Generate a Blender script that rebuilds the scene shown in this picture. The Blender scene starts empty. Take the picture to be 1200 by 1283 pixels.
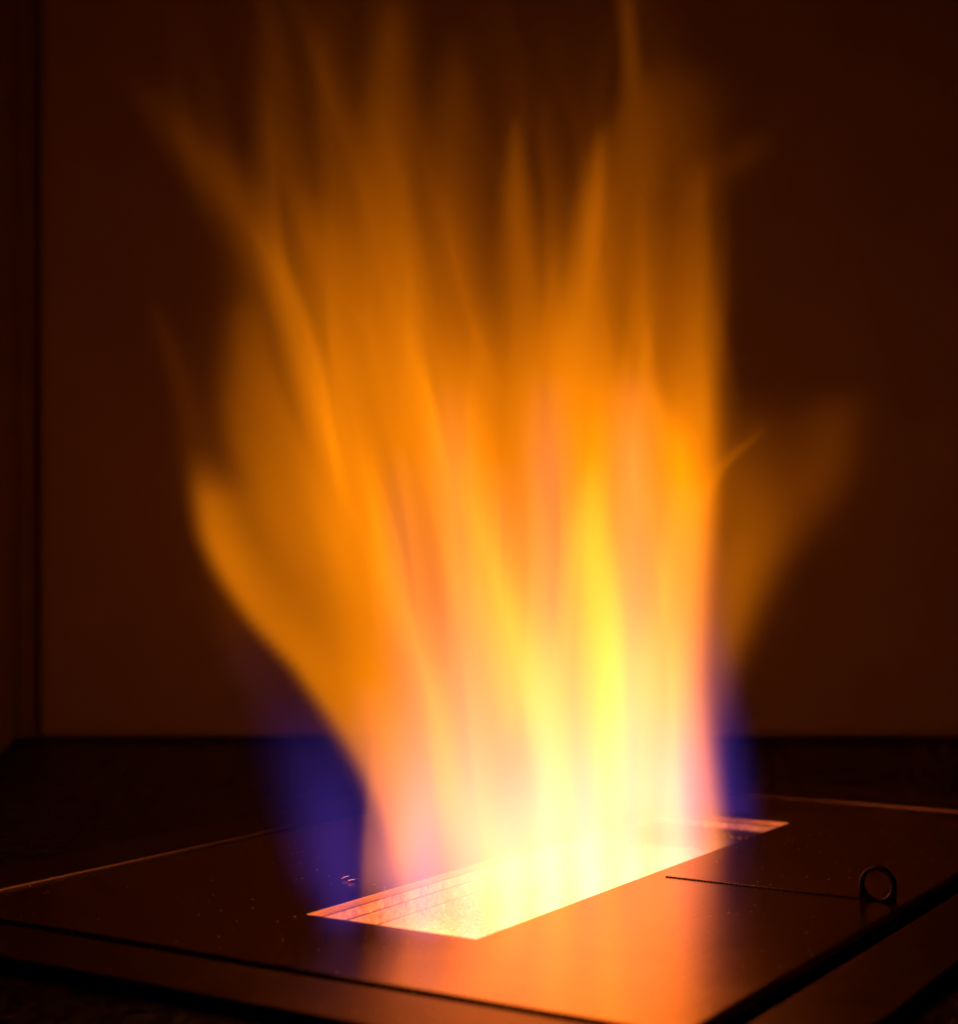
import bpy, bmesh, math, random
import numpy as np
from mathutils import Vector, Matrix

# ------------------------------------------------------------------ scene, camera, world, exposure
S = bpy.context.scene
C = S.collection
H = 0.12            # camera height above the burner plate, the unit the place was measured in
PZ = 0.0035         # height of the burner plate above the hearth floor
FPX = 1994.0        # focal length in photograph pixels
HOR = 711.0         # horizon row

cam_d = bpy.data.cameras.new('camera')
cam_d.sensor_fit = 'HORIZONTAL'
cam_d.sensor_width = 36.0
cam_d.lens = FPX / 1200.0 * 36.0
cam_d.shift_y = (HOR - 641.5) / 1200.0
cam_d.clip_start = 0.01
cam_d.clip_end = 50.0
cam_d.dof.use_dof = True
cam_d.dof.focus_distance = 5.05 * H
cam_d.dof.aperture_fstop = 8.5
cam = bpy.data.objects.new('camera', cam_d)
cam.location = (0, 0, PZ + H)
cam.rotation_euler = (math.radians(90), 0, 0)
C.objects.link(cam)
S.camera = cam

W = bpy.data.worlds.new('World')
S.world = W
W.use_nodes = True
W.node_tree.nodes['Background'].inputs['Color'].default_value = (1.0, 0.12, 0.12, 1)
W.node_tree.nodes['Background'].inputs['Strength'].default_value = 0.002

S.view_settings.view_transform = 'Standard'
S.view_settings.look = 'None'
S.view_settings.exposure = 0.0
S.view_settings.gamma = 1.0
S.render.engine = 'CYCLES'
cy = S.cycles
cy.use_denoising = True
cy.use_adaptive_sampling = True
cy.adaptive_threshold = 0.02
cy.max_bounces = 3
cy.diffuse_bounces = 2
cy.glossy_bounces = 3
cy.transparent_max_bounces = 128
cy.volume_bounces = 0
cy.volume_step_rate = 8.0
cy.volume_max_steps = 512
cy.sample_clamp_indirect = 12.0
cy.caustics_reflective = True

# ------------------------------------------------------------------ burner axes: u along the slot, v across it (towards the right front)
UX, UY = 0.530, 0.848
def uv(u, v, z=0.0):
    """plate coordinates (in units of H) -> world"""
    return Vector(((UX * u + UY * v) * H, (UY * u - UX * v) * H, PZ + z * H))
ANG = math.atan2(UY, UX)

# ------------------------------------------------------------------ node helpers
def mat(name):
    m = bpy.data.materials.new(name)
    m.use_nodes = True
    m.node_tree.nodes.clear()
    return m, m.node_tree
def N(t, typ, ins=None, **kw):
    n = t.nodes.new(typ)
    for k, v in kw.items():
        setattr(n, k, v)
    for k, v in (ins or {}).items():
        if isinstance(v, bpy.types.NodeSocket):
            t.links.new(v, n.inputs[k])
        else:
            n.inputs[k].default_value = v
    return n
def ramp(t, fac, stops):
    n = t.nodes.new('ShaderNodeValToRGB')
    e = n.color_ramp.elements
    while len(e) < len(stops):
        e.new(0.5)
    for el, (p, c) in zip(e, stops):
        el.position = p
        el.color = tuple(c) + (1,) if len(c) == 3 else c
    t.links.new(fac, n.inputs[0])
    return n.outputs[0]

def brushed_metal(name, col, rough, aniso=0.0, scale=(4, 220, 60), bump=0.05, spots=True, metallic=1.0, rvar=0.08, stain=False):
    m, t = mat(name)
    tc = N(t, 'ShaderNodeTexCoord')
    mp = N(t, 'ShaderNodeMapping', {'Vector': tc.outputs['Object'], 'Scale': scale})
    n1 = N(t, 'ShaderNodeTexNoise', {'Vector': mp.outputs[0], 'Scale': 6.0, 'Detail': 4.0})
    n2 = N(t, 'ShaderNodeTexNoise', {'Vector': tc.outputs['Object'], 'Scale': 35.0, 'Detail': 5.0, 'Roughness': 0.65})
    r = N(t, 'ShaderNodeMath', {0: n2.outputs[0], 1: rvar * 2, 2: rough - rvar}, operation='MULTIPLY_ADD')
    base = ramp(t, n2.outputs[0], [(0.25, [c * 0.82 for c in col]), (0.7, col)])
    if stain:   # crusts and heat tints
        n5 = N(t, 'ShaderNodeTexNoise', {'Vector': tc.outputs['Object'], 'Scale': 300.0, 'Detail': 6.0, 'Roughness': 0.7})
        base = ramp(t, n5.outputs[0], [(0.36, (0.42, 0.26, 0.18)), (0.47, [c * 0.8 for c in col]), (0.60, col), (0.66, (0.95, 0.92, 0.85))])
    h = n1.outputs[0]
    b = N(t, 'ShaderNodeBump', {'Strength': bump, 'Distance': 0.0004, 'Height': h})
    p = N(t, 'ShaderNodeBsdfPrincipled', {'Base Color': base, 'Metallic': metallic, 'Roughness': r.outputs[0], 'Normal': b.outputs[0]})
    if metallic == 1.0:     # the oxide keeps its tint at grazing angles
        p.inputs['Specular Tint'].default_value = (0.84, 0.72, 0.50, 1)
    if aniso:
        p.inputs['Anisotropic'].default_value = aniso
    if spots:   # dried splashes, grit and dust specks on the sheet
        v = N(t, 'ShaderNodeTexVoronoi', {'Vector': tc.outputs['Object'], 'Scale': 330.0})
        n3 = N(t, 'ShaderNodeTexNoise', {'Vector': tc.outputs['Object'], 'Scale': 22.0, 'Detail': 2.0})
        s = N(t, 'ShaderNodeMath', {0: v.outputs['Distance'], 1: 0.12}, operation='LESS_THAN')
        k = N(t, 'ShaderNodeMath', {0: n3.outputs[0], 1: 0.48}, operation='GREATER_THAN')
        sel = N(t, 'ShaderNodeMath', {0: v.outputs['Color'], 1: 0.66}, operation='GREATER_THAN')
        s2 = N(t, 'ShaderNodeMath', {0: s.outputs[0], 1: k.outputs[0]}, operation='MULTIPLY')
        s3 = N(t, 'ShaderNodeMath', {0: s2.outputs[0], 1: sel.outputs[0]}, operation='MULTIPLY')
        d = N(t, 'ShaderNodeBsdfDiffuse', {'Color': (0.85, 0.75, 0.65, 1)})
        s4 = N(t, 'ShaderNodeMath', {0: s3.outputs[0], 1: 0.85}, operation='MULTIPLY')
        mx = N(t, 'ShaderNodeMixShader', {0: s4.outputs[0], 1: p.outputs[0], 2: d.outputs[0]})
        out = mx.outputs[0]
    else:
        out = p.outputs[0]
    N(t, 'ShaderNodeOutputMaterial', {'Surface': out})
    return m

def rough_surface(name, c1, c2, rough, nscale, bscale, bump, dist=0.001, spec=0.5):
    m, t = mat(name)
    tc = N(t, 'ShaderNodeTexCoord')
    n1 = N(t, 'ShaderNodeTexNoise', {'Vector': tc.outputs['Object'], 'Scale': nscale, 'Detail': 5.0, 'Roughness': 0.6})
    n2 = N(t, 'ShaderNodeTexNoise', {'Vector': tc.outputs['Object'], 'Scale': bscale, 'Detail': 4.0})
    base = ramp(t, n1.outputs[0], [(0.3, c1), (0.7, c2)])
    b = N(t, 'ShaderNodeBump', {'Strength': bump, 'Distance': dist, 'Height': n2.outputs[0]})
    p = N(t, 'ShaderNodeBsdfPrincipled', {'Base Color': base, 'Roughness': rough, 'Specular IOR Level': spec, 'Normal': b.outputs[0]})
    N(t, 'ShaderNodeOutputMaterial', {'Surface': p.outputs[0]})
    return m

M_plate = brushed_metal('brushed_dark_steel', (0.42, 0.29, 0.12), 0.22, bump=0.12, rvar=0.04, aniso=0.0)
M_rim = brushed_metal('rim_steel', (0.16, 0.10, 0.05), 0.42)
M_inner = brushed_metal('heat_stained_steel', (0.80, 0.60, 0.38), 0.5, scale=(30, 90, 60), bump=0.3, spots=False, metallic=0.2, stain=True)
M_dark = brushed_metal('dark_inner_steel', (0.12, 0.11, 0.11), 0.4, spots=False)
M_lid = brushed_metal('dark_lid_steel', (0.04, 0.035, 0.035), 0.55, spots=False)  # near-black base colour, darker than the other inner steel
M_tab = brushed_metal('blackened_steel', (0.05, 0.04, 0.035), 0.30, spots=False)
M_wire = brushed_metal('bright_steel_wire', (0.9, 0.85, 0.8), 0.15, spots=False)
M_wool = rough_surface('scorched_ceramic_wool', (0.30, 0.22, 0.16), (0.95, 0.92, 0.86), 0.9, 520, 700, 0.9, 0.003)
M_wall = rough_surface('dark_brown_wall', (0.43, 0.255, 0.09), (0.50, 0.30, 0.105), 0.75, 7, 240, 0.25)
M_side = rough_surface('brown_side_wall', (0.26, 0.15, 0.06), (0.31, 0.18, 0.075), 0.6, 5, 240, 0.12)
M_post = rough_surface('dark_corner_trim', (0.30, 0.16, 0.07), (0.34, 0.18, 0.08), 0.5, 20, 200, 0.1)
M_floor = rough_surface('black_rough_stone', (0.004, 0.003, 0.003), (0.02, 0.015, 0.014), 0.38, 90, 110, 0.8, 0.004)

# ------------------------------------------------------------------ mesh helpers
def link(o, parent=None):
    C.objects.link(o)
    if parent:
        o.parent = parent
        o.matrix_parent_inverse = Matrix()
    return o
def obj(name, bm, m, parent=None, bevel=0.0, seg=2, smooth=False):
    me = bpy.data.meshes.new(name)
    bmesh.ops.recalc_face_normals(bm, faces=bm.faces)
    bm.to_mesh(me); bm.free()
    me.materials.append(m)
    if smooth:
        for p in me.polygons: p.use_smooth = True
    o = bpy.data.objects.new(name, me)
    link(o, parent)
    if bevel:
        b = o.modifiers.new('bevel', 'BEVEL'); b.width = bevel; b.segments = seg; b.limit_method = 'ANGLE'; b.angle_limit = math.radians(40)
    return o
def tag(o, label, cat, group=None):
    o['label'] = label; o['category'] = cat
    if group: o['group'] = group
    return o
def box(bm, x0, x1, y0, y1, z0, z1):
    v = [bm.verts.new((x, y, z)) for z in (z0, z1) for y in (y0, y1) for x in (x0, x1)]
    for f in ((0,1,3,2), (4,5,7,6), (0,1,5,4), (2,3,7,6), (0,2,6,4), (1,3,7,5)):
        bm.faces.new([v[i] for i in f])
def empty(name, loc, rz=0.0):
    o = bpy.data.objects.new(name, None)
    o.location = loc; o.rotation_euler = (0, 0, rz); o.empty_display_size = 0.02
    return link(o)

# ------------------------------------------------------------------ the setting: hearth floor, back wall, side wall
YB = FPX * (1 + PZ / H) / 217.0 * H
U0, U1, V0, V1 = 3.625, 5.926, -2.852, -2.274        # the slot
PU0, PU1, PV0, PV1 = 3.115, 6.52, -3.83, -1.425       # the plate
RU0, RU1, RV0, RV1 = 2.80, 6.98, -4.14, -1.10        # outer rim
bm = bmesh.new()
inn = [bm.verts.new((p.x, p.y, 0)) for p in (uv(RU0 + .05, RV0 + .05), uv(RU0 + .05, RV1 - .05), uv(RU1 - .05, RV1 - .05), uv(RU1 - .05, RV0 + .05))]
out = [bm.verts.new(p) for p in ((-0.62, 0.05, 0), (0.9, 0.05, 0), (0.9, YB + 0.05, 0), (-0.62, YB + 0.05, 0))]
for i in range(4):
    j = (i + 1) % 4
    bm.faces.new((out[i], out[j], inn[j], inn[i]))
o = obj('floor', bm, M_floor); o['kind'] = 'structure'
bm = bmesh.new(); box(bm, -2.625 * H, 0.95, YB, YB + 0.03, 0.0015, 0.62)
o = obj('back_wall', bm, M_wall, bevel=0.006); o['kind'] = 'structure'
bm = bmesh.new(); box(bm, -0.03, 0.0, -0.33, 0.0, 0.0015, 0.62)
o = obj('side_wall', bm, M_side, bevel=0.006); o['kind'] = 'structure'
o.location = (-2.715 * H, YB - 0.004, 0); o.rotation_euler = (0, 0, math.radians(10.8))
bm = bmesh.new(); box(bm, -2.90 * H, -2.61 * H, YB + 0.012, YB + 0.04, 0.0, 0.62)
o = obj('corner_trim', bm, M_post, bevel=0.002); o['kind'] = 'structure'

# ------------------------------------------------------------------ burner tray
SU, SV0, SV1 = 4.683, -2.212, -1.535                  # slider slit
uc, vc = (U0 + U1) / 2, (V0 + V1) / 2
burner = empty('ethanol_burner', uv(uc, vc) - Vector((0, 0, PZ)), ANG)
tag(burner, 'low rectangular dark steel burner tray with a long open slot, set into the floor', 'burner')
# burner local axes: x = +u, y = -v
def L(u, v, z=0.0):
    return ((u - uc) * H, -(v - vc) * H, PZ + z * H)
def lbox(bm, u0, u1, v0, v1, z0, z1):
    a, b = L(u0, v0, z0), L(u1, v1, z1)
    box(bm, min(a[0], b[0]), max(a[0], b[0]), min(a[1], b[1]), max(a[1], b[1]), a[2], b[2])

# top plate: one folded sheet with the slot, the slit with its saw-toothed edge, and turned-down sides
bm = bmesh.new()
us = sorted([PU0, U0, SU - 0.012, SU + 0.012, U1, PU1]); vv = sorted([PV0, V0, V1, SV0, SV1, PV1])
def hole(a, b, c, d):
    mu, mv = (a + b) / 2, (c + d) / 2
    return (U0 < mu < U1 and V0 < mv < V1) or (abs(mu - SU) < 0.012 and SV0 < mv < SV1)
grid = {}
def gv(u, v):
    k = (round(u, 5), round(v, 5))
    if k not in grid: grid[k] = bm.verts.new(L(u, v, 0))
    return grid[k]
fs = []
for i in range(len(us) - 1):
    for j in range(len(vv) - 1):
        if not hole(us[i], us[i+1], vv[j], vv[j+1]):
            fs.append(bm.faces.new((gv(us[i], vv[j]), gv(us[i+1], vv[j]), gv(us[i+1], vv[j+1]), gv(us[i], vv[j+1]))))
r = bmesh.ops.extrude_face_region(bm, geom=fs)
for e in r['geom']:
    if isinstance(e, bmesh.types.BMVert): e.co.z -= 0.022 * H
bm.edges.ensure_lookup_table()
def on_rim(v):
    a, b = L(PU0, PV0), L(PU1, PV1)
    return min(abs(v.co.x - a[0]), abs(v.co.x - b[0])) < 1e-6 or min(abs(v.co.y - a[1]), abs(v.co.y - b[1])) < 1e-6
per = [q for q in bm.edges if on_rim(q.verts[0]) and on_rim(q.verts[1]) and all(abs(v.co.z - PZ) < 1e-6 for v in q.verts)
       and any(abs(f.normal.z) < 0.5 for f in q.link_faces)]
bm.normal_update()
per = [q for q in per if any(abs(f.normal.z) < 0.5 for f in q.link_faces)]
bmesh.ops.bevel(bm, geom=per, offset=0.0019, segments=5, profile=0.5, affect='EDGES')
plate = obj('top_plate', bm, M_plate, burner, bevel=0.00025, seg=2)
plate['label'] = 'brushed dark steel top plate with long slot and fine slit'
# fine teeth along the slit
bm = bmesh.new()
nt = 62
for i in range(nt):
    a = SV0 + (SV1 - SV0) * (i + 0.15) / nt; b = SV0 + (SV1 - SV0) * (i + 0.75) / nt
    lbox(bm, SU - 0.0115, SU - 0.002, a, b, -0.016, 0.0035)
o = obj('slit_teeth', bm, M_tab, plate); o['kind'] = 'stuff'

# raised rim: four lengths butted at the corners
gap = 0.035
def rim(name, u0, u1, v0, v1):
    bm = bmesh.new(); lbox(bm, u0, u1, v0, v1, -0.095, 0.007)
    return obj(name, bm, M_rim, burner, bevel=0.0009, seg=4)
gn, gl = 0.088, 0.058
rim('rim', RU0, RU1, RV0, PV0 - gap)
rim('rim', RU0, RU1, PV1 + gn, RV1)
rim('rim', RU0, PU0 - gl, PV0 - gap + 0.002, PV1 + gn - 0.002)
rim('rim', PU1 + gap, RU1, PV0 - gap + 0.002, PV1 + gn - 0.002)
bm = bmesh.new(); lbox(bm, RU0 + 0.03, RU1 - 0.03, RV0 + 0.03, U0 * 0 + V0 - 0.12, -0.094, -0.06)
obj('tray_floor', bm, M_dark, burner)
bm = bmesh.new(); lbox(bm, RU0 + 0.03, RU1 - 0.03, V1 + 0.12, RV1 - 0.03, -0.094, -0.06)
obj('tray_floor', bm, M_dark, burner)
bm = bmesh.new(); lbox(bm, RU0 + 0.03, U0 - 0.12, V0 - 0.118, V1 + 0.118, -0.094, -0.06)
obj('tray_floor', bm, M_dark, burner)
bm = bmesh.new(); lbox(bm, U1 + 0.12, RU1 - 0.03, V0 - 0.118, V1 + 0.118, -0.094, -0.06)
obj('tray_floor', bm, M_dark, burner)

# the trough under the slot: stepped walls, ledges, wool bed
def part(name, m, *bx, bevel=0.0005, parent=burner):
    bm = bmesh.new()
    lbox(bm, *bx)
    return obj(name, bm, m, parent, bevel=bevel)
e = 0.0235
part('trough_wall', M_inner, U0 - 0.10, U1 + 0.03, V0 - 0.03, V0 + 0.000, -0.0520, -e, bevel=0.0001)
part('trough_wall', M_inner, U0 - 0.10, U1 + 0.03, V1 - 0.000, V1 + 0.03, -0.0520, -e, bevel=0.0001)
part('trough_wall', M_inner, U1 + 0.001, U1 + 0.03, V0 + 0.001, V1 - 0.001, -0.047, -e, bevel=0.0001)
part('trough_wall', M_inner, U0 - 0.03, U0 - 0.001, V0 + 0.001, V1 - 0.001, -0.0520, -e, bevel=0.0001)
part('ledge', M_inner, U0 - 0.10, U1 - 0.16, V0 - 0.02, V0 + 0.007, -0.093, -0.0545, bevel=0.0002)
part('ledge', M_inner, U0 - 0.10, U1 - 0.16, V0 - 0.02, V0 + 0.016, -0.135, -0.0955, bevel=0.0002)
part('ledge', M_inner, U0 - 0.10, U1 - 0.16, V1 - 0.010, V1 + 0.02, -0.135, -0.0545, bevel=0.0002)
part('trough_base', M_dark, U0 - 0.10, U1 + 0.10, V0 - 0.10, V1 + 0.10, -0.20, -0.16, bevel=0)
# slide lid at the far end of the slot
lid = part('slide_lid', M_lid, U1 - 0.125, U1 + 0.03, V0 + 0.012, V1 - 0.014, -0.062, -0.050)
bm = bmesh.new()
for i in range(14):
    a = V0 + 0.06 + 0.46 * i / 14
    lbox(bm, U1 - 0.136, U1 - 0.127, a, a + 0.014, -0.060, -0.048)
o = obj('lid_teeth', bm, M_rim, lid); o['kind'] = 'stuff'
# wool bed: matted, uneven
rng = np.random.default_rng(5)
def lattice(shape, seed):
    return np.random.default_rng(seed).uniform(-1, 1, shape)
def vnoise(p, seed, period=64):
    """smooth value noise, p (...,3) in lattice units"""
    g = lattice((period,) * 3, seed).astype(np.float32)
    i = np.floor(p).astype(np.int64); f = (p - i).astype(np.float32); f = f * f * (3 - 2 * f)
    out = 0
    for dx in (0, 1):
        wx = f[..., 0] if dx else 1 - f[..., 0]
        for dy in (0, 1):
            wy = f[..., 1] if dy else 1 - f[..., 1]
            for dz in (0, 1):
                wz = f[..., 2] if dz else 1 - f[..., 2]
                out = out + wx * wy * wz * g[(i[..., 0] + dx) % period, (i[..., 1] + dy) % period, (i[..., 2] + dz) % period]
    return out
bm = bmesh.new()
nu, nv = 260, 70
uu = np.linspace(U0 - 0.08, U1 - 0.13, nu); vw = np.linspace(V0 + 0.017, V1 - 0.012, nv)
P = np.stack(np.meshgrid(uu, vw, indexing='ij') + [np.zeros((nu, nv))], -1)
hgt = -0.118 + 0.010 * vnoise(P * 14, 1) + 0.008 * vnoise(P * 40 + 7, 2) + 0.006 * vnoise(P * 90 + 3, 3)
vs = [[bm.verts.new(L(uu[i], vw[j], hgt[i, j])) for j in range(nv)] for i in range(nu)]
for i in range(nu - 1):
    for j in range(nv - 1):
        bm.faces.new((vs[i][j], vs[i+1][j], vs[i+1][j+1], vs[i][j+1]))
obj('wool_bed', bm, M_wool, burner, smooth=True)

# ring tab of the slider: arch-topped plate with a round hole, standing over the end of the slit
bm = bmesh.new()
hw, rh, ro, zc, th = 0.056, 0.042, 0.056, 0.047, 0.009
K = 40
outer, inner = [], []
for i in range(K):
    a = 2 * math.pi * i / K
    inner.append((rh * math.cos(a), zc + rh * math.sin(a)))
    c, s = math.cos(a), math.sin(a)
    if s >= 0: outer.append((ro * c, zc + ro * s))
    else:
        k = min(hw / max(abs(c), 1e-6), (zc + 0.02) / max(-s, 1e-6))
        outer.append((k * c, zc + k * s))
def tabv(y, z, x): 
    a = L(SU + x, -1.517 + y, z); return bm.verts.new(a)
F = [[tabv(y, z, x) for (y, z) in ring] for x in (-th, th) for ring in (outer, inner)]
for i in range(K):
    j = (i + 1) % K
    bm.faces.new((F[0][i], F[0][j], F[1][j], F[1][i]))
    bm.faces.new((F[2][i], F[2][j], F[3][j], F[3][i]))
    bm.faces.new((F[0][i], F[0][j], F[2][j], F[2][i]))
    bm.faces.new((F[1][i], F[1][j], F[3][j], F[3][i]))
tab = obj('ring_tab', bm, M_tab, burner, bevel=0.0004, seg=2)
tab['label'] = 'small arched pull tab with round hole standing at the end of the slit'

# tiny bright curl of wire on the plate beyond the slot
cu = bpy.data.curves.new('wire_curl', 'CURVE'); cu.dimensions = '3D'; cu.bevel_depth = 0.0018 * H; cu.bevel_resolution = 2
sp = cu.splines.new('NURBS')
c0 = uv(4.087, -3.034, 0.006)
pl = [(-0.030, 0.00, 0), (-0.022, 0.02, .006), (-0.006, 0.03, .008), (0.008, 0.015, .006), (0.0, -0.02, .002), (-0.012, -0.03, 0.0), (0.006, -0.012, .004), (0.022, -0.014, .002), (0.036, -0.03, 0)]
sp.points.add(len(pl) - 1)
for p, q in zip(sp.points, pl): p.co = (q[0] * H * 1.1, q[1] * H * 1.1, q[2] * H * 0.5, 1)
sp.use_endpoint_u = True
tmp = bpy.data.objects.new('tmp', cu); C.objects.link(tmp)
dg = bpy.context.evaluated_depsgraph_get()
me = bpy.data.meshes.new_from_object(tmp.evaluated_get(dg)); bpy.data.objects.remove(tmp)
me.materials.clear(); me.materials.append(M_wire)
wc = bpy.data.objects.new('wire_curl', me); wc.location = c0; C.objects.link(wc)
tag(wc, 'tiny bright curled fleck lying on the dark plate beside the slot', 'wire')

# ------------------------------------------------------------------ the fire
FU0, FU1 = U0, U1
def base_point(u):
    """middle of the slot at u, in H units: (X, Y)"""
    return UX * u + UY * vc, UY * u - UX * vc
class Tongue:
    """one lick of gas: a curved, tapering column. pts: (column, row, half width, brightness) as sighted over its place u along the slot"""
    def __init__(s, u, pts, sl=1.0, sr=1.0, dp=0.16, p=2.0, dy=0.0, lean=0.0):
        X, Y = base_point(u)
        s.Y = Y + dy; s.lean = lean; s.dp = dp; s.sl = sl; s.sr = sr; s.p = p
        k = s.Y / FPX
        pts = sorted(pts, key=lambda q: -q[1])
        if pts[0][3] > 0.05 and 1 - (pts[0][1] - HOR) * k > -0.10:       # rooted in the wool bed
            pts = [(pts[0][0], HOR + 1.105 / k, pts[0][2], pts[0][3])] + pts
        s.z = np.array([1 - (q[1] - HOR) * k for q in pts])
        s.x = np.array([(q[0] - 600) * k for q in pts])
        s.w = np.array([q[2] * k for q in pts])
        s.i = np.array([q[3] for q in pts])
    def bounds(s):
        r = 2.3
        wl = (s.w * max(s.sl, 0.1)) * r; wr = (s.w * max(s.sr, 0.1)) * r
        return ((s.x - wl).min(), s.Y - s.dp * 2.2 + min(0, s.lean * (s.z.max())), s.z.min()), ((s.x + wr).max(), s.Y + s.dp * 2.2 + max(0, s.lean * s.z.max()), s.z.max())
    def sample(s, X, Y, Z):
        """X (nx,1,1) Y (1,ny,1) Z (nz): density"""
        zs, xs, ws, iv = s.z, s.x, s.w, s.i
        def sm(a):      # smooth interpolation along the height
            t = np.interp(Z, zs, np.arange(len(zs)))
            i = np.clip(np.floor(t).astype(int), 0, len(zs) - 2); f = t - i
            m = np.gradient(a, np.arange(len(a))) if len(a) > 2 else np.full(len(a), a[-1] - a[0])
            h00 = 2*f**3 - 3*f**2 + 1; h10 = f**3 - 2*f**2 + f; h01 = -2*f**3 + 3*f**2; h11 = f**3 - f**2
            return h00*a[i] + h10*m[i] + h01*a[i+1] + h11*m[i+1]
        cx = sm(xs); w = np.maximum(sm(ws), 0.004); I = np.maximum(sm(iv), 0)
        I = np.where((Z < zs[0] - 0.02) | (Z > zs[-1]), 0, I)
        d = (X - cx[None, None, :]) / w[None, None, :]
        d = np.where(d < 0, d / s.sl, d / s.sr)
        e = (Y - s.Y - s.lean * Z[None, None, :]) / s.dp
        g = np.exp(-np.abs(d) ** s.p - e * e)
        g = np.maximum(g - 0.012, 0)
        return g * I[None, None, :] / (s.dp * 1.7725)

def gas_material(name, col, col2, strength):
    m, t = mat(name)
    a = N(t, 'ShaderNodeAttribute', attribute_name='density')
    s = N(t, 'ShaderNodeMath', {0: a.outputs['Fac'], 1: strength / H}, operation='MULTIPLY')
    c = ramp(t, a.outputs['Fac'], [(0.0, col), (1.0, col2)])
    e = N(t, 'ShaderNodeEmission', {'Color': c, 'Strength': s.outputs[0]})
    N(t, 'ShaderNodeOutputMaterial', {'Volume': e.outputs[0]})
    return m
def sheath_material(name, col, strength):
    """the barely glowing outer boundary of the gas"""
    m, t = mat(name)
    e = N(t, 'ShaderNodeEmission', {'Color': col + (1,), 'Strength': strength})
    tr = N(t, 'ShaderNodeBsdfTransparent', {'Color': (1, 1, 1, 1)})
    a = N(t, 'ShaderNodeAddShader', {0: tr.outputs[0], 1: e.outputs[0]})
    N(t, 'ShaderNodeOutputMaterial', {'Surface': a.outputs[0]})
    m.cycles.emission_sampling = 'NONE'
    return m
G_orange = gas_material('burning_gas_orange', (1.0, 0.205, 0.0), (1.0, 0.25, 0.0015), 1.0)
G_blue = gas_material('burning_gas_blue', (0.13, 0.075, 1.0), (0.17, 0.10, 1.0), 1.0)
SH_o = sheath_material('flame_edge_orange', (1.0, 0.2, 0.0), 0.0008)
SH_b = sheath_material('flame_edge_blue', (0.2, 0.1, 1.0), 0.0005)

def gas_nodes(name, lo, hi, res, readings, m, hull_thr=None):
    """geometry nodes: the points of READINGS carry one gas reading per voxel; they become a fog grid, or (hull_thr) its outer boundary"""
    ng = bpy.data.node_groups.new(name, 'GeometryNodeTree')
    ng.interface.new_socket('Geometry', in_out='INPUT', socket_type='NodeSocketGeometry')
    ng.interface.new_socket('Geometry', in_out='OUTPUT', socket_type='NodeSocketGeometry')
    gi = ng.nodes.new('NodeGroupInput'); go = ng.nodes.new('NodeGroupOutput')
    oi = ng.nodes.new('GeometryNodeObjectInfo'); oi.inputs['Object'].default_value = readings; oi.transform_space = 'ORIGINAL'
    pos = ng.nodes.new('GeometryNodeInputPosition')
    mr = N(ng, 'ShaderNodeVectorMath', {0: pos.outputs[0], 1: lo}, operation='SUBTRACT')
    sc = [(res[k] - 1) / (hi[k] - lo[k]) for k in range(3)]
    ml = N(ng, 'ShaderNodeVectorMath', {0: mr.outputs[0], 1: sc}, operation='MULTIPLY')
    ad = N(ng, 'ShaderNodeVectorMath', {0: ml.outputs[0], 1: (0.5, 0.5, 0.5)}, operation='ADD')
    fl = N(ng, 'ShaderNodeVectorMath', {0: ad.outputs[0]}, operation='FLOOR')
    dt = N(ng, 'ShaderNodeVectorMath', {0: fl.outputs[0], 1: (0, 0, 0)}, operation='MAXIMUM')
    sx = N(ng, 'ShaderNodeSeparateXYZ', {0: dt.outputs[0]})
    a1 = N(ng, 'ShaderNodeMath', {0: sx.outputs[1], 1: float(res[0]), 2: sx.outputs[0]}, operation='MULTIPLY_ADD')
    a2 = N(ng, 'ShaderNodeMath', {0: sx.outputs[2], 1: float(res[0] * res[1]), 2: a1.outputs[0]}, operation='MULTIPLY_ADD')
    na = ng.nodes.new('GeometryNodeInputNamedAttribute'); na.data_type = 'FLOAT'; na.inputs[0].default_value = 'gas'
    si = ng.nodes.new('GeometryNodeSampleIndex'); si.data_type = 'FLOAT'; si.domain = 'POINT'; si.clamp = True
    ng.links.new(oi.outputs['Geometry'], si.inputs['Geometry'])
    ng.links.new(na.outputs[0], si.inputs['Value'])
    ng.links.new(a2.outputs[0], si.inputs['Index'])
    vcn = ng.nodes.new('GeometryNodeVolumeCube')
    ng.links.new(si.outputs[0], vcn.inputs['Density'])
    vcn.inputs['Background'].default_value = 0.0
    vcn.inputs['Min'].default_value = lo; vcn.inputs['Max'].default_value = hi
    for k, ax in enumerate('XYZ'): vcn.inputs['Resolution ' + ax].default_value = res[k]
    end = vcn.outputs[0]
    if hull_thr is not None:
        vm = ng.nodes.new('GeometryNodeVolumeToMesh')
        vm.inputs['Threshold'].default_value = hull_thr
        vm.inputs['Adaptivity'].default_value = 0.15
        ng.links.new(end, vm.inputs[0])
        ss = ng.nodes.new('GeometryNodeSetShadeSmooth'); ng.links.new(vm.outputs[0], ss.inputs[0])
        end = ss.outputs[0]
    sm = ng.nodes.new('GeometryNodeSetMaterial'); sm.inputs['Material'].default_value = m
    ng.links.new(end, sm.inputs[0])
    ng.links.new(sm.outputs[0], go.inputs[0])
    return ng

fire_origin = uv(uc, vc, 0) 
fire = empty('fire', fire_origin)
tag(fire, 'tall orange fire with yellow core and blue base rising from the burner slot', 'fire')

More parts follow.
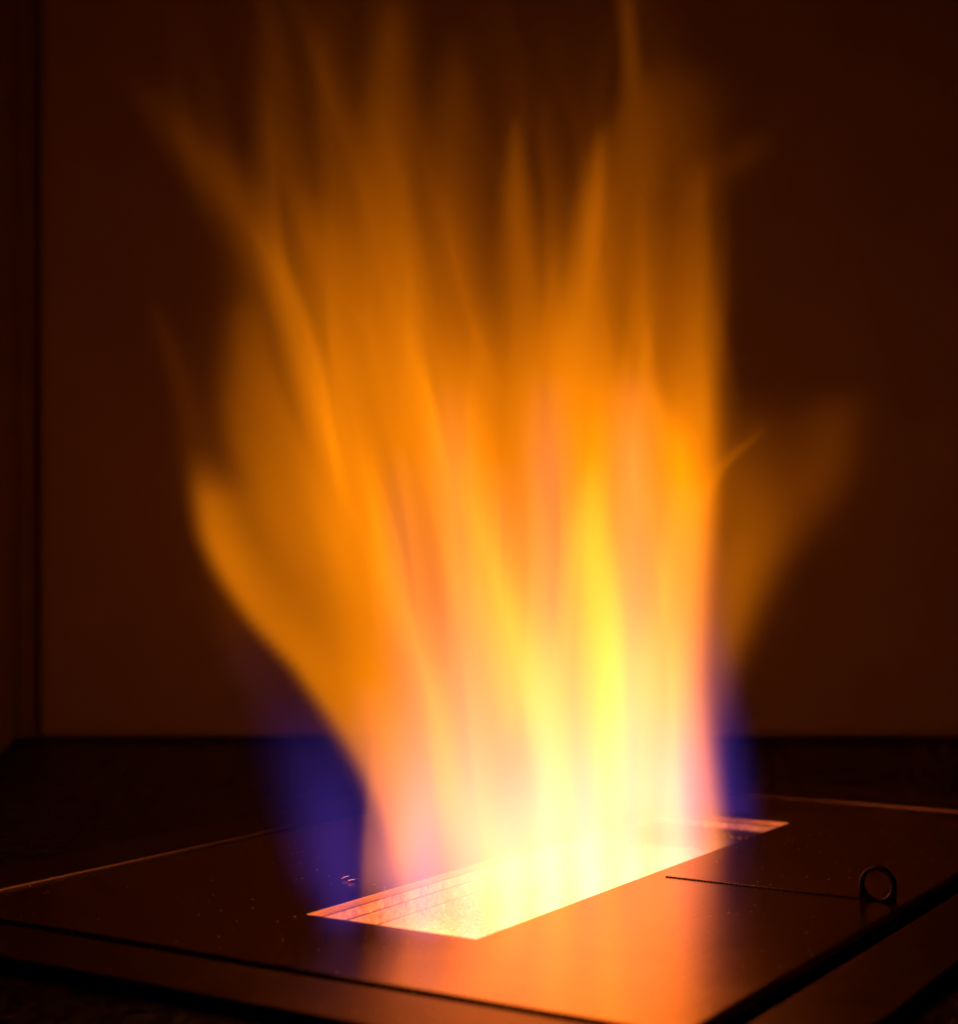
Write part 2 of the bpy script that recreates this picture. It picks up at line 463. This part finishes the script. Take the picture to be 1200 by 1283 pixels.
VOX = np.array((0.0085, 0.050, 0.024))                 # one lattice for all the gas
GLO = np.array((-1.95, 3.85, -0.105)); GN = np.array((458, 64, 138))
GAS = {}
def flame(name, tongues, gas, sheath, thr, shape=None, label=None):
    """one flame: its gas joins the lattice of its colour, its outer boundary becomes a mesh of its own"""
    b = [t.bounds() for t in tongues]
    lo = np.array([x[0] for x in b]).min(0); hi = np.array([x[1] for x in b]).max(0)
    i0 = np.clip(np.floor((lo - GLO) / VOX).astype(int), 0, GN - 9); i1 = np.clip(np.ceil((hi - GLO) / VOX).astype(int), i0 + 8, GN - 1)
    res = [int(q) for q in (i1 - i0 + 1)]
    lo = GLO + i0 * VOX; hi = GLO + i1 * VOX
    X = np.linspace(lo[0], hi[0], res[0], dtype=np.float32)[:, None, None]
    Y = np.linspace(lo[1], hi[1], res[1], dtype=np.float32)[None, :, None]
    Z = np.linspace(lo[2], hi[2], res[2])
    d = np.zeros(res, dtype=np.float32)
    for t in tongues:
        tl, th = (np.array(q) for q in t.bounds())
        a0 = np.clip(np.floor((tl - lo) / VOX).astype(int), 0, np.array(res) - 1); a1 = np.clip(np.ceil((th - lo) / VOX).astype(int) + 1, a0 + 1, np.array(res))
        d[a0[0]:a1[0], a0[1]:a1[1], a0[2]:a1[2]] += t.sample(X[a0[0]:a1[0]], Y[:, a0[1]:a1[1]], Z[a0[2]:a1[2]]).astype(np.float32)
    if shape is not None: d = shape(d, X, Y, Z)
    # the slot walls hold the gas: none of it stands inside the plate
    below = Z < 0.012
    if below.any():
        uu_ = UX * X + UY * Y; vv_ = UY * X - UX * Y
        ins = ((uu_ > U0 + 0.01) & (uu_ < U1 - 0.01) & (vv_ > V0 + 0.01) & (vv_ < V1 - 0.01))
        d[:, :, below] *= ins
    d[0] = d[-1] = 0; d[:, 0] = d[:, -1] = 0; d[:, :, -1] = 0
    d[d < 0.0015] = 0
    G = GAS.setdefault(gas.name, np.zeros(GN, dtype=np.float32))
    G[i0[0]:i1[0]+1, i0[1]:i1[1]+1, i0[2]:i1[2]+1] += d
    me = bpy.data.meshes.new(name)
    me.materials.append(sheath)
    o = bpy.data.objects.new(name, me)
    link(o, fire)
    o.modifiers.new('boundary', 'NODES').node_group = grid_nodes(name, lo, hi, res, d, sheath, thr)
    if label: o['label'] = label
    return o
def grid_nodes(name, lo, hi, res, d, m, thr=None):
    flat = d.transpose(2, 1, 0).reshape(-1)          # x fastest
    rd = bpy.data.meshes.new('gas_readings')
    rd.vertices.add(flat.size)
    at = rd.attributes.new('gas', 'FLOAT', 'POINT')
    at.data.foreach_set('value', np.ascontiguousarray(flat))
    readings = bpy.data.objects.new('gas_readings', rd)     # data only: never linked into the scene
    off = np.array(fire_origin)
    wlo = [float(q) for q in (np.array(lo) * H + np.array([0, 0, PZ]) - off)]
    whi = [float(q) for q in (np.array(hi) * H + np.array([0, 0, PZ]) - off)]
    return gas_nodes(name, wlo, whi, res, readings, m, thr)
def burning_gas(gas, label):
    d = GAS[gas.name]
    vd = bpy.data.volumes.new('burning_gas')
    vd.materials.append(gas)
    g = bpy.data.objects.new('burning_gas', vd)
    link(g, fire)
    g['label'] = label
    g.modifiers.new('gas', 'NODES').node_group = grid_nodes('burning_gas', GLO, GLO + (GN - 1) * VOX, [int(q) for q in GN], d, gas)

def u_at(px):
    """place along the slot that stands under a given column of the photograph"""
    u = np.linspace(FU0, FU1, 400)
    X, Y = base_point(u)
    return float(np.interp(px, 600 + FPX * X / Y, u))

def streaks(seed, amt, sx=5.5, sz=0.75):
    def f(d, X, Y, Z):
        zz = Z[None, None, :].astype(np.float32)
        cx = 0.22 - 0.10 * zz
        fan = 1.0 + 0.22 * np.clip(zz, 0, 3)
        xr = (X - cx) / fan + 0.02 * np.sin(zz * 2.3 + X * 3)
        sh = d.shape
        p = np.stack(np.broadcast_arrays(xr * sx + 20, Y * 1.1 + 5 + 0 * xr, zz * sz + 9 + 0 * xr), -1)
        n = vnoise(p, seed)
        p2 = p * np.array([2.3, 1.7, 1.5]); n2 = vnoise(p2 + 11, seed + 1)
        k = n * 0.75 + n2 * 0.4
        return (d * np.clip(1 + amt * k * np.clip(0.35 + zz * 0.6, 0, 1), 0.05, 3)).astype(np.float32)
    return f

# --- the yellow core: many licks side by side along the slot
core = []
for (bx, pts) in [
    (505, [(508,1175,30,2.4),(505,1140,28,0.516),(505,1080,32,0.86),(520,1000,36,0.82),(505,900,42,0.671),(474,800,50,0.447),(452,700,52,0.354),(428,600,50,0.27),(406,480,45,0.125),(385,380,40,0)]),
    (550, [(550,1180,34,3.2),(550,1140,34,1.38),(548,1060,38,1.46),(548,960,44,1.05),(538,860,48,0.828),(517,750,52,0.61),(490,640,55,0.512),(465,520,52,0.365),(438,400,45,0.114),(423,300,38,0.0403),(413,220,34,0)]),
    (600, [(600,1160,36,2.06),(600,1060,40,1.81),(600,960,44,1.32),(596,860,50,1.05),(584,750,54,0.769),(564,640,55,0.635),(541,520,52,0.4),(517,400,48,0.129),(493,300,42,0.0537),(473,200,36,0)]),
    (650, [(655,1150,36,2.79),(655,1060,40,2.58),(658,960,42,1.71),(654,860,46,1.56),(636,750,50,1.17),(617,640,54,0.932),(601,520,54,0.542),(585,400,50,0.122),(574,300,42,0.043),(566,200,36,0)]),
    (700, [(705,1130,36,3.01),(705,1050,40,2.68),(705,960,42,2.02),(702,860,46,1.68),(696,750,50,1.12),(685,640,52,0.769),(672,520,50,0.435),(660,400,44,0.122),(653,300,38,0.043),(646,200,32,0)]),
    (755, [(757,1100,36,2.68),(757,1030,40,2.52),(760,950,42,2.51),(762,860,44,2.23),(757,750,46,1.49),(749,640,46,1.03),(740,540,44,0.596),(732,450,42,0.296),(727,350,38,0.122),(734,260,30,0.0559),(745,170,22,0)]),
    (805, [(808,1080,34,2.67),(808,1010,38,3.14),(812,930,40,2.5),(815,850,42,2.03),(812,760,44,1.31),(805,660,44,0.807),(800,560,42,0.461),(800,460,40,0.212),(805,360,36,0.0667),(810,260,30,0)]),
    (850, [(856,1060,30,1.97),(850,1000,32,1.73),(842,930,32,1.27),(838,850,34,1.05),(840,760,36,0.719),(846,660,38,0.37),(848,560,38,0.251),(852,460,34,0.108),(858,360,30,0.0288),(862,280,24,0)]),
    (885, [(893,1045,15,0.678),(884,1000,16,0.547),(872,930,17,0.693),(862,850,18,0.525),(860,760,20,0.396),(866,660,22,0.306),(866,560,24,0.154),(862,480,24,0)]),
]:
    core.append(Tongue(u_at(bx), pts, dy=-0.24 * min(1.0, max(0.0, (bx - 505) / 110))))
flame('flame_core', core, G_orange, SH_o, 0.35, shape=streaks(21, 0.6))

# --- broad soft glow between the licks
fill = [
    Tongue(u_at(560), [(330,330,50,0),(345,420,70,0.0441),(360,520,85,0.147),(375,620,90,0.269),(400,720,80,0.32),(440,820,62,0.32),(480,920,46,0.376),(510,1020,30,0.188),(520,1080,20,0)], sl=.9, dp=.22),
    Tongue(u_at(640), [(430,-60,120,0),(450,60,130,0.00894),(470,180,130,0.0254),(490,300,120,0.0574),(510,420,110,0.135),(530,540,100,0.234),(550,660,90,0.113),(560,760,80,0)], dp=.3),
    Tongue(u_at(740), [(690,-40,130,0),(700,80,130,0.0116),(700,200,120,0.0259),(710,320,110,0.0586),(720,430,100,0.162),(730,540,90,0.29),(740,650,80,0.142),(745,750,70,0)], dp=.3),
    Tongue(u_at(850), [(850,230,30,0),(850,330,45,0.0337),(848,430,52,0.0904),(846,530,54,0.175),(850,620,50,0.227),(856,710,40,0.216),(862,800,30,0.15),(868,900,22,0)], sr=.7, dp=.2),
]
flame('flame_glow', fill, G_orange, SH_o, 0.16, shape=streaks(91, 0.45), label='broad soft amber glow between the licks')

# --- yellow streaks inside the core
inner = [
    Tongue(u_at(745), [(742,560,11.5,0),(742,610,18.4,0.41),(742,680,25.3,0.874),(755,760,29.9,0.936),(768,860,32.2,0.936),(768,950,29.9,0.819),(762,1050,25.3,0.702),(760,1090,23,0.585)], dp=0.1, dy=-0.26),
    Tongue(u_at(690), [(600,620,14,0),(615,690,22,0.138),(640,770,28,0.303),(672,860,30,0.44),(692,950,28,0.8),(698,1040,26,0.96),(700,1120,24,0.96)], dp=0.1, dy=-0.26),
    Tongue(u_at(600), [(560,660,16,0),(575,740,26,.25),(590,840,30,.35),(600,940,30,.5),(610,1040,28,.8),(640,1140,24,1.0)], dp=0.1, dy=-0.26),
]
flame('inner_flame', inner, G_orange, SH_o, 0.9, label='bright yellow streaks in the lower middle of the fire')

# --- thin overlapping sheets of flame, sharp on one side, fading on the other
sr_ = random.Random(11)
def strength_at(y):
    return float(np.interp(y, [0, 120, 250, 400, 550, 700, 850, 1000, 1150], [.03, .06, .13, .30, .58, .85, 1.1, 1.4, 1.6]))
thin = []
for k in range(130):
    bx = sr_.uniform(500, 892); ub = u_at(bx)
    yc = sr_.choice([sr_.uniform(80, 450), sr_.uniform(300, 700), sr_.uniform(550, 1000)]); ln = sr_.uniform(110, 260) * (1.15 if yc < 500 else 1)
    lean = sr_.gauss(-8, 48); w = sr_.uniform(6, 24) * (1.2 if yc < 400 else 1.0); a_ = sr_.uniform(0.07, 0.26); ph = sr_.uniform(0, 6.28)
    pts = []
    for q in np.linspace(-1, 1, 9):
        y = yc + q * ln
        yb = HOR + 1.0 * FPX / base_point(ub)[1]
        if y > yb + 10: continue
        h = max(0.0, (1130 - y) / 1000)
        x = bx + min(bx - 800, 0) * 0.68 * h ** 1.1 + lean * h * (1 + 0.6 * h) + 22 * h * math.sin(ph + y * 0.010)
        pts.append((x, y, w * (0.45 + 0.55 * (q + 1) / 2 + 0.25), a_ * strength_at(y) * (1 - q * q)))
    if len(pts) < 5: continue
    side = sr_.random() < 0.5
    thin.append(Tongue(ub, pts, sl=0.35 if side else 1.7, sr=1.7 if side else 0.35, dp=sr_.uniform(0.06, 0.14), dy=sr_.uniform(-0.1, 0.1)))
flame('streaky_flame', thin, G_orange, SH_o, 0.9, label='thin overlapping streaks of flame through the whole fire')

# --- the licks one can tell apart
licks = [
    ([Tongue(u_at(520), [(240,560,20,0),(247,592,26,.10),(254,630,34,.36),(270,690,40,.50),(318,770,44,.5),(380,838,46,.5),(440,925,46,.55),(478,1000,42,.6),(500,1070,34,.5),(512,1130,24,.3)], sl=0.24, sr=1.5)], 'curved lick with a sharp outer edge at the left of the fire'),
    ([Tongue(u_at(540), [(170,90,33,0),(215,150,37.4,0.0245),(270,215,44,0.0649),(325,290,50.6,0.112),(365,370,50.6,0.202),(398,470,50.6,0.245),(418,570,52.8,0.259),(440,680,55,0.252),(470,800,50.6,0.216),(505,930,44,0.144),(530,1040,33,0)], sl=0.75, sr=1.1),
      Tongue(u_at(540), [(335,290,5.5,0),(362,345,6.6,0.0654),(382,400,6.6,0.107),(402,470,6.6,0.123),(416,545,6.6,0.115),(424,610,6.6,0.0575),(428,650,5.5,0)], dp=0.06),
      Tongue(u_at(540), [(415,348,5,0),(424,364,5,0.036),(440,388,5,0.042),(458,410,5,0.024),(474,430,5,0)], dp=0.05),
      Tongue(u_at(540), [(300,268,6,0),(322,300,7,0.024),(345,335,8,0.036),(372,390,9,0.03),(392,440,9,0)], sl=.6, dp=0.05)], 'long dim lick leaning to the upper left'),
    ([Tongue(u_at(530), [(312,365,14,0),(305,400,24,0.075),(308,470,34,0.135),(325,560,42,0.165),(360,650,46,0.18),(405,740,46,0.165),(450,850,40,0.09),(490,960,30,0)], sl=0.7, sr=1.2),
      Tongue(u_at(530), [(282,455,10,0),(284,490,16,0.045),(300,560,26,0.075),(335,650,34,0.075),(380,730,34,0)], sl=.5)], 'soft amber lick at the left behind the sharp one'),
    ([Tongue(u_at(500), [(192,375,6,0),(202,410,10,.020),(222,480,14,.026),(240,560,18,.028),(262,680,26,.024),(290,800,34,.02),(330,900,30,0)], sl=.5, sr=1.5)], 'faintest thin lick at the far left'),
    ([Tongue(u_at(620), [(325,-40,20.4,0),(338,40,22.4,0.0196),(348,140,26.5,0.0294),(362,220,34.7,0.0551),(395,320,40.8,0.096),(430,420,42.8,0.096),(470,540,40.8,0.048),(510,660,36.7,0)], sl=.55)], 'faint upright wisp at the upper left'),
    ([Tongue(u_at(640), [(390,10,11.5,0),(396,60,16.1,0.0263),(408,140,23,0.0451),(425,230,34.5,0.0725),(445,330,43.7,0.122),(470,440,46,0.122),(505,560,46,0.0553),(540,680,41.4,0)], sl=.6),
      Tongue(u_at(640), [(352,225,9.2,0),(385,250,18.4,0.0271),(400,300,27.6,0.0442),(420,370,29.9,0)])], 'dim pointed lick with a thin tip near the top left'),
    ([Tongue(u_at(660), [(498,-20,21.6,0),(490,40,21.6,0.047),(484,110,25.9,0.0664),(486,190,36.7,0.0943),(495,280,45.4,0.103),(510,380,47.5,0.138),(540,500,47.5,0.0691),(570,620,43.2,0)], sr=1.3)], 'tall blunt lick reaching the top of the picture left of centre'),
    ([Tongue(u_at(700), [(570,40,20,0),(568,120,26,0.049),(570,220,34,0.077),(580,330,42,0.105),(600,450,44,0.105),(620,560,40,0)])], 'broad dim lick in the upper middle'),
    ([Tongue(u_at(735), [(646,140,9.6,0),(646,180,12,0.0672),(648,250,19.2,0.123),(652,340,28.8,0.134),(656,440,36,0.112),(665,540,40.8,0.056),(675,640,40.8,0)])], 'narrow pointed lick in the upper middle'),
    ([Tongue(u_at(760), [(757,150,8.4,0),(753,190,13.2,0.109),(745,260,21.6,0.204),(733,350,28.8,0.286),(722,430,33.6,0.34),(722,500,36,0.34),(735,590,38.4,0.238),(745,700,36,0)], sr=.7)], 'strong pointed lick right of centre'),
    ([Tongue(u_at(790), [(780,-60,10,0),(784,0,11.2,0.0595),(790,70,12.5,0.085),(795,120,20,0.0765),(785,200,30,0.068),(780,300,37.5,0.051),(785,400,37.5,0)], sl=.9, sr=.9),
      Tongue(u_at(790), [(845,70,32.5,0),(850,110,42.5,0.0298),(835,170,55,0.0467),(815,250,55,0.0595),(805,350,50,0.0595),(805,450,45,0)], sr=1.1),
      Tongue(u_at(790), [(955,165,22.5,0),(940,185,27.5,0.0213),(905,215,37.5,0.0153),(870,260,37.5,0)])], 'thin wisp curling at the upper right'),
    ([Tongue(u_at(870), [(881,190,16,0),(881,240,24,0.0792),(882,330,34,0.137),(884,430,40,0.173),(890,520,44,0.194),(890,600,44,0.173),(880,700,38,0.108),(872,800,30,0)], sl=1.1, sr=.34),
      Tongue(u_at(885), [(888,340,6,0),(893,380,7,.02),(903,425,8,.03),(914,475,8,.025),(924,530,8,0)], dp=0.05)], 'tall lick with a sharp straight right edge'),
    ([Tongue(u_at(860), [(815,470,10,0),(822,500,18,0.216),(842,550,30,0.36),(858,610,34,0.396),(868,680,32,0.36),(874,760,26,0.288),(876,850,20,0.144),(880,950,16,0)], sl=1.2, sr=.6)], 'bright rounded lick at the right of the core'),
    ([Tongue(u_at(890), [(1060,480,34,0),(1035,530,57,.05),(1010,590,66,.085),(972,650,62,.13),(935,710,54,.18),(912,780,42,.2),(896,850,30,.2),(888,930,22,.16),(895,1000,18,.08),(900,1040,14,0)], sl=1.3, sr=.75),
      Tongue(u_at(890), [(962,530,6,0),(948,546,7,.08),(925,565,9,.15),(902,588,11,.2),(885,620,14,.17),(876,660,14,0)], sl=1.2, sr=.6, dp=.06),
      Tongue(u_at(890), [(925,480,34,0),(928,540,40,.06),(930,610,46,.13),(922,690,46,.17),(908,770,36,.12),(896,850,26,0)], sl=1.2)], 'dim broad lick swung out to the right'),
]
for t, lab in licks:
    flame('flame_tongue', t, G_orange, SH_o, 0.10 if max(x.i.max() for x in t) > 0.12 else 0.05, label=lab, shape=streaks(40 + len(lab), 0.35))

# --- glowing gas added to brighten the slot, and the pale column at its near end
def slot_gas(level, near):
    def f(d, X, Y, Z):
        uu_ = UX * X + UY * Y; vv_ = UY * X - UX * Y
        ss = lambda a, b, x: np.clip((x - a) / (b - a), 0, 1) ** 2 * (3 - 2 * np.clip((x - a) / (b - a), 0, 1))
        m = ss(near, near + 0.75, uu_) * ss(U1 - 0.34, U1 - 0.75, uu_) * ss(V0, V0 + 0.05, vv_) * ss(V1, V1 - 0.03, vv_)
        zz = Z[None, None, :]
        return (level * m * np.clip((0.03 - zz) / 0.04, 0, 1) * (zz > -0.104)).astype(np.float32)
    return f
slab = [Tongue(u_at(690), [(690, 1072, 300, .001), (690, 1200, 300, .001)], dp=0.62)]
flame('slot_fill_glow', slab, G_orange, SH_o, 2.0, shape=slot_gas(1.35, U0 + 0.15), label='low glowing gas added to brighten the slot')
flame('slot_fill_glow', slab, G_blue, SH_b, 0.13, shape=slot_gas(0.17, U0 + 0.45), label='blue gas added low in the slot to brighten it')
flame('pale_flame', [Tongue(u_at(497), [(470,900,20,0),(467,945,30,.10),(464,1000,40,.22),(460,1060,40,.25),(458,1110,34,.2),(458,1140,26,0)], sl=.12, sr=1.6, p=2.4)], G_orange, SH_o, .25, label='pale column of flame with an upright left edge at the near end of the slot')

# --- blue gas at the foot
flame('blue_flame', [
    Tongue(u_at(487), [(300,760,26,0),(325,830,40,0.00528),(365,880,46,0.0132),(403,940,56,0.0598),(420,1020,52,0.123),(426,1090,42,0.15),(432,1140,26,0.123)], p=2.3, sl=1.0, sr=.85),
    Tongue(u_at(500), [(470,850,36,0),(478,900,42,.03),(492,960,46,.08),(500,1030,44,.16),(500,1100,42,.2),(505,1160,30,.2)], p=3.0, sl=.8),
], G_blue, SH_b, 0.12, label='deep blue gas at the left foot of the fire')
flame('blue_flame', [
    Tongue(u_at(900), [(890,760,12,0),(896,810,18,.015),(904,870,24,.035),(910,930,27,.07),(914,985,29,.10),(918,1020,28,.12),(922,1050,20,.10)], p=2.6, sl=1.0, sr=.9),
], G_blue, SH_b, 0.08, label='deep blue gas at the right foot of the fire')
blue = []
for bx, ib in ((540, .30), (590, .34), (640, .40), (690, .46), (740, .50), (790, .44), (838, .36), (868, .26)):
    top = 520 + 60 * math.sin(bx * 1.7) + (0 if bx < 820 else 130)
    ub = u_at(bx)
    yb = 1170 - (bx - 540) * 0.36
    lx = min((bx - 700) * 0.25, 0.0)
    at_ = lambda q: top + (yb - top) * q
    blue.append(Tongue(ub, [(bx + lx, at_(0), 22, 0), (bx + lx * .8, at_(.16), 28, ib * .06), (bx + lx * .4, at_(.40), 34, ib * .15), (bx + lx * .1, at_(.62), 34, ib * .42), (bx, at_(.86), 32, ib), (bx, yb, 26, ib)], dy=-0.22))
flame('violet_flame', blue, G_blue, SH_b, 0.12, shape=streaks(77, 0.5), label='pale violet gas veiling the lower core')

burning_gas(G_orange, 'orange and yellow glowing gas of the whole fire')
burning_gas(G_blue, 'blue and violet glowing gas at the foot of the fire')
